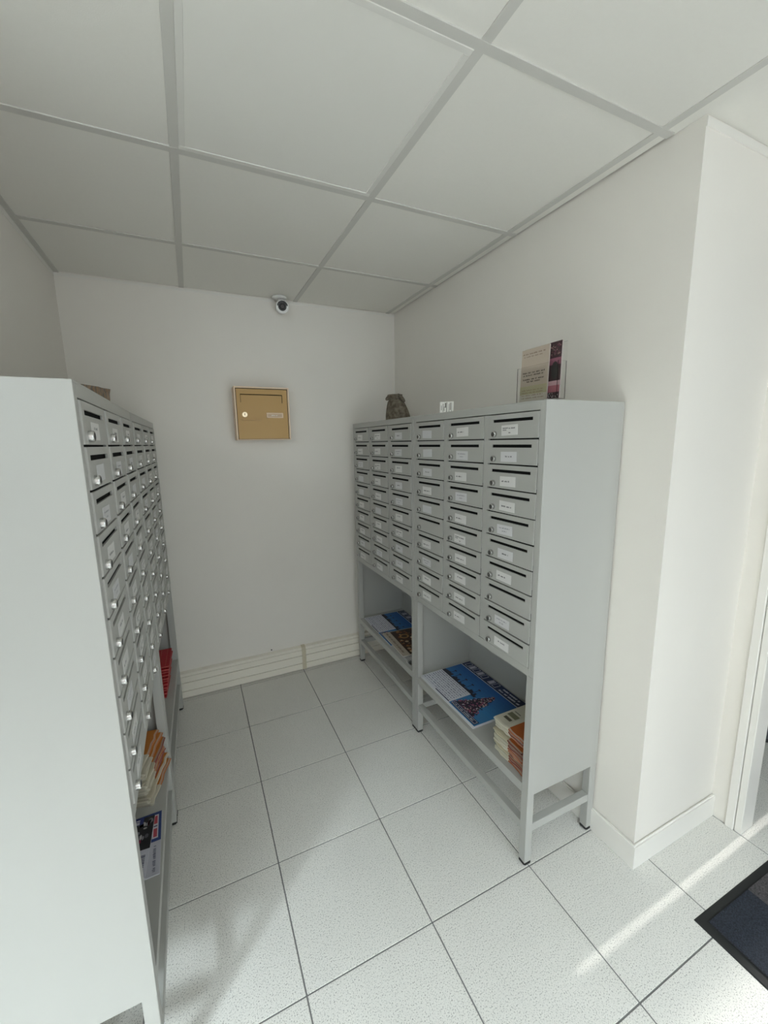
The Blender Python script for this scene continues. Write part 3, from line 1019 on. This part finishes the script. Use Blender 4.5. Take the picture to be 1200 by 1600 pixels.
s.rect(0, 1, 0.0, 0.14, (0.58, 0.54, 0.46), 2)
for b, a0, a1 in ((0.46, 0.08, 0.92), (0.41, 0.1, 0.85)):
    s.words(a0, a1, b + 0.08, 0.028, (0.05, 0.035, 0.03), 3, r, 0.035)
for b, a0, a1 in ((0.415, 0.1, 0.92), (0.37, 0.25, 0.75)):
    s.words(a0, a1, b, 0.028, (0.05, 0.035, 0.03), 3, r, 0.035)
for b in (0.21, 0.165, 0.11, 0.06):
    s.words(0.08, 0.9, b, 0.02, (0.30, 0.22, 0.14), 3, r, 0.03)
s.words(0.05, 0.9, 0.90, 0.025, (0.22, 0.15, 0.12), 3, r, 0.035)
s.words(0.1, 0.8, 0.85, 0.02, (0.25, 0.18, 0.15), 3, r, 0.03)
standing('cream_leaflet', s, (hx + 0.012, 0.990, TOP + 0.0045), 0.03, 'cream leaflet with bold text standing in the clear holder', 'leaflet', M['print'])
s = Sheet(0.148, 0.164, 0.004, (0.46, 0.40, 0.34), (0.4, 0.35, 0.33))
s.rect(0.70, 1, 0, 1, (0.05, 0.025, 0.03), 1)
for k in range(70):
    c = r.choice([(0.05, 0.03, 0.03), (0.14, 0.05, 0.07), (0.30, 0.20, 0.18), (0.07, 0.05, 0.05)])
    s.disc(r.uniform(0.74, 0.97), r.uniform(0.74, 0.97), r.uniform(0.01, 0.03), r.uniform(0.008, 0.02), c, 2 + k % 3, 6)
s.rect(0.70, 1.0, 0.60, 0.72, (0.26, 0.10, 0.14), 2)
s.disc(0.86, 0.50, 0.09, 0.16, (0.03, 0.03, 0.028), 4, 12)
s.rect(0.70, 1.0, 0.12, 0.32, (0.40, 0.14, 0.17), 3)
s.rect(0.70, 1.0, 0.24, 0.32, (0.55, 0.36, 0.38), 4)
for k in range(24):
    s.disc(r.uniform(0.73, 0.97), r.uniform(0.02, 0.11), 0.012, 0.012, r.choice([(0.3, 0.3, 0.3), (0.02, 0.02, 0.02), (0.4, 0.38, 0.36)]), 3, 6)
s.words(0.06, 0.68, 0.92, 0.02, (0.22, 0.16, 0.13), 2, r, 0.03)
standing('pink_leaflet', s, (hx + 0.022, 0.989, TOP + 0.0045), 0.03, 'dark leaflet with pink photo behind the cream one in the holder', 'leaflet', M['print'])

# small white card with dark pattern
s = Sheet(0.058, 0.050, 0.0012, (0.90, 0.88, 0.83))
for a0, a1, b0, b1 in ((0.22, 0.26, 0.15, 0.85), (0.30, 0.34, 0.25, 0.6), (0.36, 0.46, 0.5, 0.9), (0.48, 0.53, 0.1, 0.95), (0.66, 0.69, 0.1, 0.8), (0.74, 0.80, 0.3, 0.9), (0.84, 0.87, 0.1, 0.9), (0.10, 0.14, 0.3, 0.7)):
    s.rect(a0, a1, b0, b1, (0.22, 0.21, 0.18), 1)
standing('small_card', s, (1.005, 1.460, TOP + 0.0004), 0.06, 'small white card with dark marks standing on the right mailboxes', 'card', M['print'], 0.75)

# gathered pouch
po = thing('gift_pouch', 'small brown-grey gathered pouch on top of the far right mailboxes', 'pouch', (1.075, 1.990, TOP))
PU, PV = Vector((0.80, -0.60, 0)), Vector((0.60, 0.80, 0))     # width and depth directions
bm = bmesh.new()
n = 40
rows = [(0.064, 0.0005, 0), (0.068, 0.006, 0), (0.065, 0.030, -0.002), (0.059, 0.055, -0.005), (0.051, 0.080, -0.009), (0.044, 0.100, -0.012), (0.036, 0.112, -0.014), (0.034, 0.118, -0.015), (0.038, 0.128, -0.016), (0.042, 0.138, -0.017), (0.036, 0.141, -0.017), (0.020, 0.134, -0.017)]
rings = []
for k, (rr, z, sh) in enumerate(rows):
    ring = []
    for i in range(n):
        a = 2 * math.pi * i / n
        pl = 1 + 0.055 * math.sin(8 * a + 0.3 * k) * min(1, k / 4)
        c_ = PU * (rr * pl * math.cos(a) + sh) + PV * (rr * pl * math.sin(a) * 0.7)
        ring.append(bm.verts.new((c_.x, c_.y, z)))
    rings.append(ring)
for a, b in zip(rings, rings[1:]):
    for i in range(n):
        j = (i + 1) % n
        bm.faces.new((a[i], a[j], b[j], b[i]))
bm.faces.new(rings[0][::-1])
bm.faces.new(rings[-1])
obj('bag', bm, M['pouch'], po, smooth=True)
def torus(bm, c, R, r_, axis_pts, n=20, m=8):
    t, s_ = axis_pts
    rr = []
    w = t.cross(s_)
    for i in range(n):
        a = 2 * math.pi * i / n
        d = t * math.cos(a) + s_ * math.sin(a)
        rr.append([bm.verts.new(Vector(c) + d * R + (d * math.cos(2 * math.pi * k / m) + w * math.sin(2 * math.pi * k / m)) * r_) for k in range(m)])
    for i in range(n):
        for k in range(m):
            bm.faces.new((rr[i][k], rr[(i + 1) % n][k], rr[(i + 1) % n][(k + 1) % m], rr[i][(k + 1) % m]))
def ellipsoid(bm, c, ax, n=16, m=10):
    rows_ = []
    for k in range(m + 1):
        th = math.pi * k / m
        if k in (0, m):
            rows_.append([bm.verts.new(Vector(c) + ax[2] * math.cos(th))])
        else:
            rows_.append([bm.verts.new(Vector(c) + ax[2] * math.cos(th) + (ax[0] * math.cos(2 * math.pi * i / n) + ax[1] * math.sin(2 * math.pi * i / n)) * math.sin(th)) for i in range(n)])
    for a, b in zip(rows_, rows_[1:]):
        for i in range(n):
            j = (i + 1) % n
            if len(a) == 1:
                bm.faces.new((a[0], b[i], b[j]))
            elif len(b) == 1:
                bm.faces.new((a[i], a[j], b[0]))
            else:
                bm.faces.new((a[i], a[j], b[j], b[i]))
for off, z, ln, tilt in ((-0.050, 0.122, 0.018, 0.9), (0.022, 0.120, 0.030, -0.75)):
    bm = bmesh.new()
    c_ = PU * off - PV * 0.020
    e1 = (PU * math.sin(abs(tilt)) * (1 if tilt < 0 else -1) + Vector((0, 0, -math.cos(tilt)))).normalized()
    e2 = PV
    ellipsoid(bm, (c_.x, c_.y, z), (e1.cross(e2) * 0.011, e2 * 0.012, e1 * ln))
    obj('bow_loop', bm, M['pouch_dark'], po, smooth=True)
bm = bmesh.new()
c_ = PU * -0.015
torus(bm, (c_.x, c_.y, 0.115), 0.0345, 0.005, (PU, PV * 0.72))
obj('tie', bm, M['pouch_dark'], po, smooth=True)

# brown wrapped object on the left cabinet
bm = bmesh.new()
v = bx(bm, -0.262, -0.196, 1.15, 1.560, TOP + 0.0005, TOP + 0.010)
for q in v:
    if q.co.z > TOP + 0.005:
        q.co.z = TOP + (0.034 if q.co.y < 1.3 else 0.072)
bmesh.ops.subdivide_edges(bm, edges=bm.edges[:], cuts=3, use_grid_fill=True)
for q in bm.verts:
    if q.co.z > TOP + 0.004:
        q.co += Vector((random.uniform(-0.003, 0.003), random.uniform(-0.003, 0.003), random.uniform(-0.002, 0.002)))
tag(obj('wrapped_parcel', bm, M['wicker']), 'brown and gold wrapped parcel on top of the left mailboxes', 'parcel')

# ------------------------------------------------------------------ doormat and bin
MX, MY = 1.3150, 0.4790
dm = thing('doormat', 'dark blue and grey doormat with black rubber border', 'doormat', (MX, MY, 0), -0.012)
bm = bmesh.new()
v = bx(bm, 0, 0.90, -0.60, 0, 0.0004, 0.003)
for q in v:
    if q.co.z > 0.002:
        q.co.x += 0.004 if q.co.x < 0.1 else -0.004
        q.co.y += 0.004 if q.co.y < -0.1 else -0.004
obj('rubber_border', bm, M['carpet_base'], dm)
s = Sheet(0.90 - 0.064, 0.60 - 0.05, 0.0045, (0.014, 0.018, 0.027), (0.02, 0.02, 0.025))
s.rect(0.26, 0.52, 0.48, 1.0, (0.055, 0.050, 0.052), 1)
s.rect(0.52, 0.78, 0.0, 0.48, (0.055, 0.050, 0.052), 1)
s.rect(0.78, 1.0, 0.5, 1.0, (0.02, 0.025, 0.036), 1)
o = link('pile', s.mesh('pile', M['carpet']), dm, (0.032, -0.575, 0.003))

bn = thing('waste_bin', 'dark grey round bin with black base ring seen through the doorway', 'bin', (2.535, 0.865, 0))
bm = bmesh.new()
lathe(bm, [(0.118, 0.014), (0.128, 0.02), (0.135, 0.55), (0.137, 0.56)], 36)
obj('bin_body', bm, M['bin'], bn, smooth=True)
bm = bmesh.new()
lathe(bm, [(0.125, 0.0), (0.131, 0.004), (0.131, 0.016), (0.122, 0.020)], 36)
obj('base_ring', bm, M['rubber'], bn, smooth=True)
